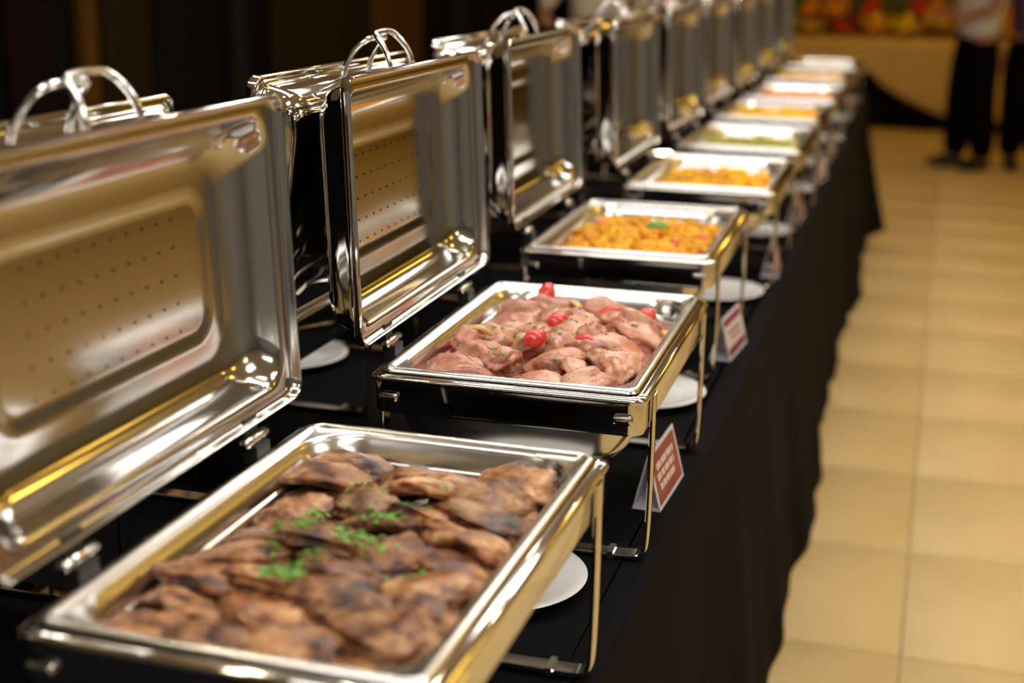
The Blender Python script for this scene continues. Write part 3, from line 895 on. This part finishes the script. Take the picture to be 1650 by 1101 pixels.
for i in range(20):
    back = i >= 10; i = i % 10
    x = -1.75+.27*i + (.135 if back else 0)
    t = empty('flower_bowl', (x, 13.80 if back else 13.45, .792)); tag(t, 'bowl of %s, %s row on the far table' % (bq[i], 'back' if back else 'front'), 'flowers', 'flower bowls on the far table')
    if back: i = (i+4) % 10
    link('bowl', POT, t)
    for k in range(9):
        a = 2*PI*k/8+rf.uniform(-.2, .2); r_ = .060 if k < 8 else 0
        zz = .09+.07*(k % 3) + (.08 if k == 8 else 0)
        o = link('bloom', BL[pal[i][k % 3]], t, (r_*math.cos(a), r_*math.sin(a), zz), (rf.uniform(-.5, .5), rf.uniform(-.5, .5), a))

# ------------------------------------------------------------------ people
def skinmesh(name, joints, edges, m, root, parent, sub=2):
    keys = list(joints)
    me = bpy.data.meshes.new(name)
    me.from_pydata([joints[k][0] for k in keys], [(keys.index(a), keys.index(b)) for a, b in edges], [])
    me.materials.append(MATS[m])
    o = link(name, me, parent)
    md = o.modifiers.new('skin', 'SKIN')
    md.use_smooth_shade = True
    sk = me.skin_vertices[0].data
    for k, d in zip(keys, sk):
        r_ = joints[k][1]
        d.radius = r_ if isinstance(r_, tuple) else (r_, r_)
        d.use_root = (k == root)
    ss = o.modifiers.new('sub', 'SUBSURF'); ss.levels = sub; ss.render_levels = sub
    return o

def person(loc, rz, shirt, label, armL, armR, stance=.11, step=.06, sleeves=.5):
    """faces -y in local space; armL/armR: (elbow, wrist, hand direction)"""
    t = empty('person', loc, (0, 0, R(rz))); tag(t, label, 'person')
    J, E = {}, []
    def j(k, p, r_, par=None):
        J[k] = (p, r_)
        if par: E.append((par, k))
    j('pelvis', (0, 0, .96), (.15, .11)); j('waist', (0, 0, 1.10), (.135, .10), 'pelvis'); j('chest', (0, .01, 1.30), (.15, .11), 'waist')
    j('neck0', (0, .01, 1.46), .065, 'chest'); j('neck', (0, 0, 1.53), .055, 'neck0'); j('head0', (0, -.01, 1.60), (.075, .088), 'neck'); j('head', (0, -.015, 1.68), (.08, .10), 'head0'); j('crown', (0, 0, 1.75), (.055, .065), 'head')
    j('nose', (0, -.108, 1.645), .014, 'head0')
    for s, n, arm in ((-1, 'l', armL), (1, 'r', armR)):
        st = -step if s < 0 else step
        j('hip'+n, (s*.09, 0, .90), .095, 'pelvis'); j('knee'+n, (s*stance, st*.6-.01, .50), .062, 'hip'+n); j('ankle'+n, (s*(stance+.01), st+.02, .09), .042, 'knee'+n); j('toe'+n, (s*(stance+.03), st-.14, .035), .034, 'ankle'+n)
        sh = Vector((s*.19, .01, 1.42)); el, wr, hd = [Vector(q) for q in arm]
        j('sh'+n, sh, .062, 'chest'); j('el'+n, el, .043, 'sh'+n); j('wr'+n, wr, .030, 'el'+n)
        hd = hd.normalized()
        side = hd.cross(Vector((0, -1, 0)) if abs(hd.y) < .8 else Vector((0, 0, 1))).normalized()
        pc = wr+hd*.06; j('palm'+n, pc, (.036, .020), 'wr'+n)
        for q, (o_, ln) in enumerate(((-.030, .070), (-.010, .082), (.010, .078), (.029, .062))):
            a = pc+side*o_+hd*.035; b = a+hd*ln*.5+Vector((0, 0, -.004)); c = a+hd*ln+Vector((0, 0, -.014))
            j('f%d%sa' % (q, n), a, .010, 'palm'+n); j('f%d%sb' % (q, n), b, .009, 'f%d%sa' % (q, n)); j('f%d%sc' % (q, n), c, .008, 'f%d%sb' % (q, n))
        a = wr+hd*.035+side*-.042; b = a+hd*.035+side*-.018
        j('t%sa' % n, a, .011, 'palm'+n); j('t%sb' % n, b, .009, 't%sa' % n)
    skinmesh('body', J, E, 'skin_tone', 'pelvis', t)
    # clothes
    K, F = {}, []
    def k_(k, p, r_, par=None):
        K[k] = (p, r_)
        if par: F.append((par, k))
    k_('a', (0, 0, .90), (.205, .165)); k_('b', (0, 0, 1.10), (.185, .145), 'a'); k_('c', (0, .01, 1.30), (.18, .135), 'b'); k_('d', (0, .01, 1.44), (.10, .085), 'c')
    for s, n, arm in ((-1, 'l', armL), (1, 'r', armR)):
        el, wr = Vector(arm[0]), Vector(arm[1])
        k_('s'+n, (s*.19, .01, 1.41), .080, 'c'); e2 = el if sleeves >= .5 else Vector((s*.19, .01, 1.41)).lerp(el, .7)
        k_('e'+n, e2, .058, 's'+n)
        if sleeves > .5: k_('w'+n, el.lerp(wr, sleeves-.1), .045, 'e'+n)
    skinmesh('shirt', K, F, shirt, 'a', t)
    K, F = {}, []
    k_('p', (0, 0, 1.0), (.165, .13)); k_('p2', (0, 0, .86), (.195, .155), 'p')
    for s, n in ((-1, 'l'), (1, 'r')):
        st = -step if s < 0 else step
        k_('h'+n, (s*.095, 0, .78), .130, 'p2'); k_('k'+n, (s*stance, st*.6-.01, .50), .110, 'h'+n); k_('c'+n, (s*(stance+.005), st*.9+.01, .25), .100, 'k'+n); k_('n'+n, (s*(stance+.01), st+.01, .065), .095, 'c'+n)
    skinmesh('trousers', K, F, 'trouser_black', 'p', t)
    for s in (-1, 1):
        st = -step if s < 0 else step
        bm = bmesh.new(); bmesh.ops.create_icosphere(bm, subdivisions=3, radius=1)
        for q in bm.verts:
            x, y, z = q.co
            q.co = (x*.048*(1-.15*y), y*.145, max(-.045, z*.055*(1+.35*y if y > 0 else 1+.2*y))+.045)
        link('shoe', from_bm('shoe', bm, 'shoe_black', True, None), t, (s*(stance+.02), st-.055, .002), (0, 0, s*.12))
    bm = bmesh.new(); bmesh.ops.create_icosphere(bm, subdivisions=3, radius=1)
    for q in bm.verts:
        x, y, z = q.co
        if y < -.35 and z < .45: y = -.2
        q.co = (x*.088, y*.108+.012, z*.105+1.705)
    link('hair', from_bm('hair', bm, 'hair_dark', True, None), t)
    for s in (-1, 1):
        bm = bmesh.new(); bmesh.ops.create_icosphere(bm, subdivisions=2, radius=.011)
        link('eye', from_bm('eye', bm, 'porcelain', True, None), t, (s*.032, -.088, 1.675))
    return t
person((.20, 10.95, 0), -62, 'shirt_white', 'person in white shirt and black trousers standing in the aisle with forearms raised',
       ((-.27, -.02, 1.16), (-.16, -.22, 1.10), (.5, -.8, -.05)), ((.26, -.02, 1.16), (.17, -.24, 1.11), (-.4, -.9, .0)), stance=.088, step=.055, sleeves=.4)
person((.60, 11.15, 0), 20, 'shirt_purple', 'person in dark purple top and black trousers at the right edge, arm hanging down',
       ((-.27, .02, 1.12), (-.275, -.04, .88), (0, -.15, -1)), ((.27, .02, 1.12), (.27, -.04, .88), (0, -.15, -1)), stance=.11, step=.05, sleeves=.4)
person((-2.12, 8.9, 0), 18, 'shirt_cream', 'person in cream jacket standing behind the row of raised lids',
       ((-.33, -.02, 1.20), (-.36, -.20, 1.12), (.2, -.9, -.2)), ((.28, 0, 1.18), (.22, -.2, 1.10), (-.3, -.9, 0)), sleeves=.6)
person((-2.10, 10.6, 0), 10, 'shirt_red', 'person in red top standing far behind the raised lids',
       ((-.27, 0, 1.14), (-.24, -.15, .95), (0, -.4, -1)), ((.27, 0, 1.14), (.24, -.15, .95), (0, -.4, -1)), sleeves=.9)
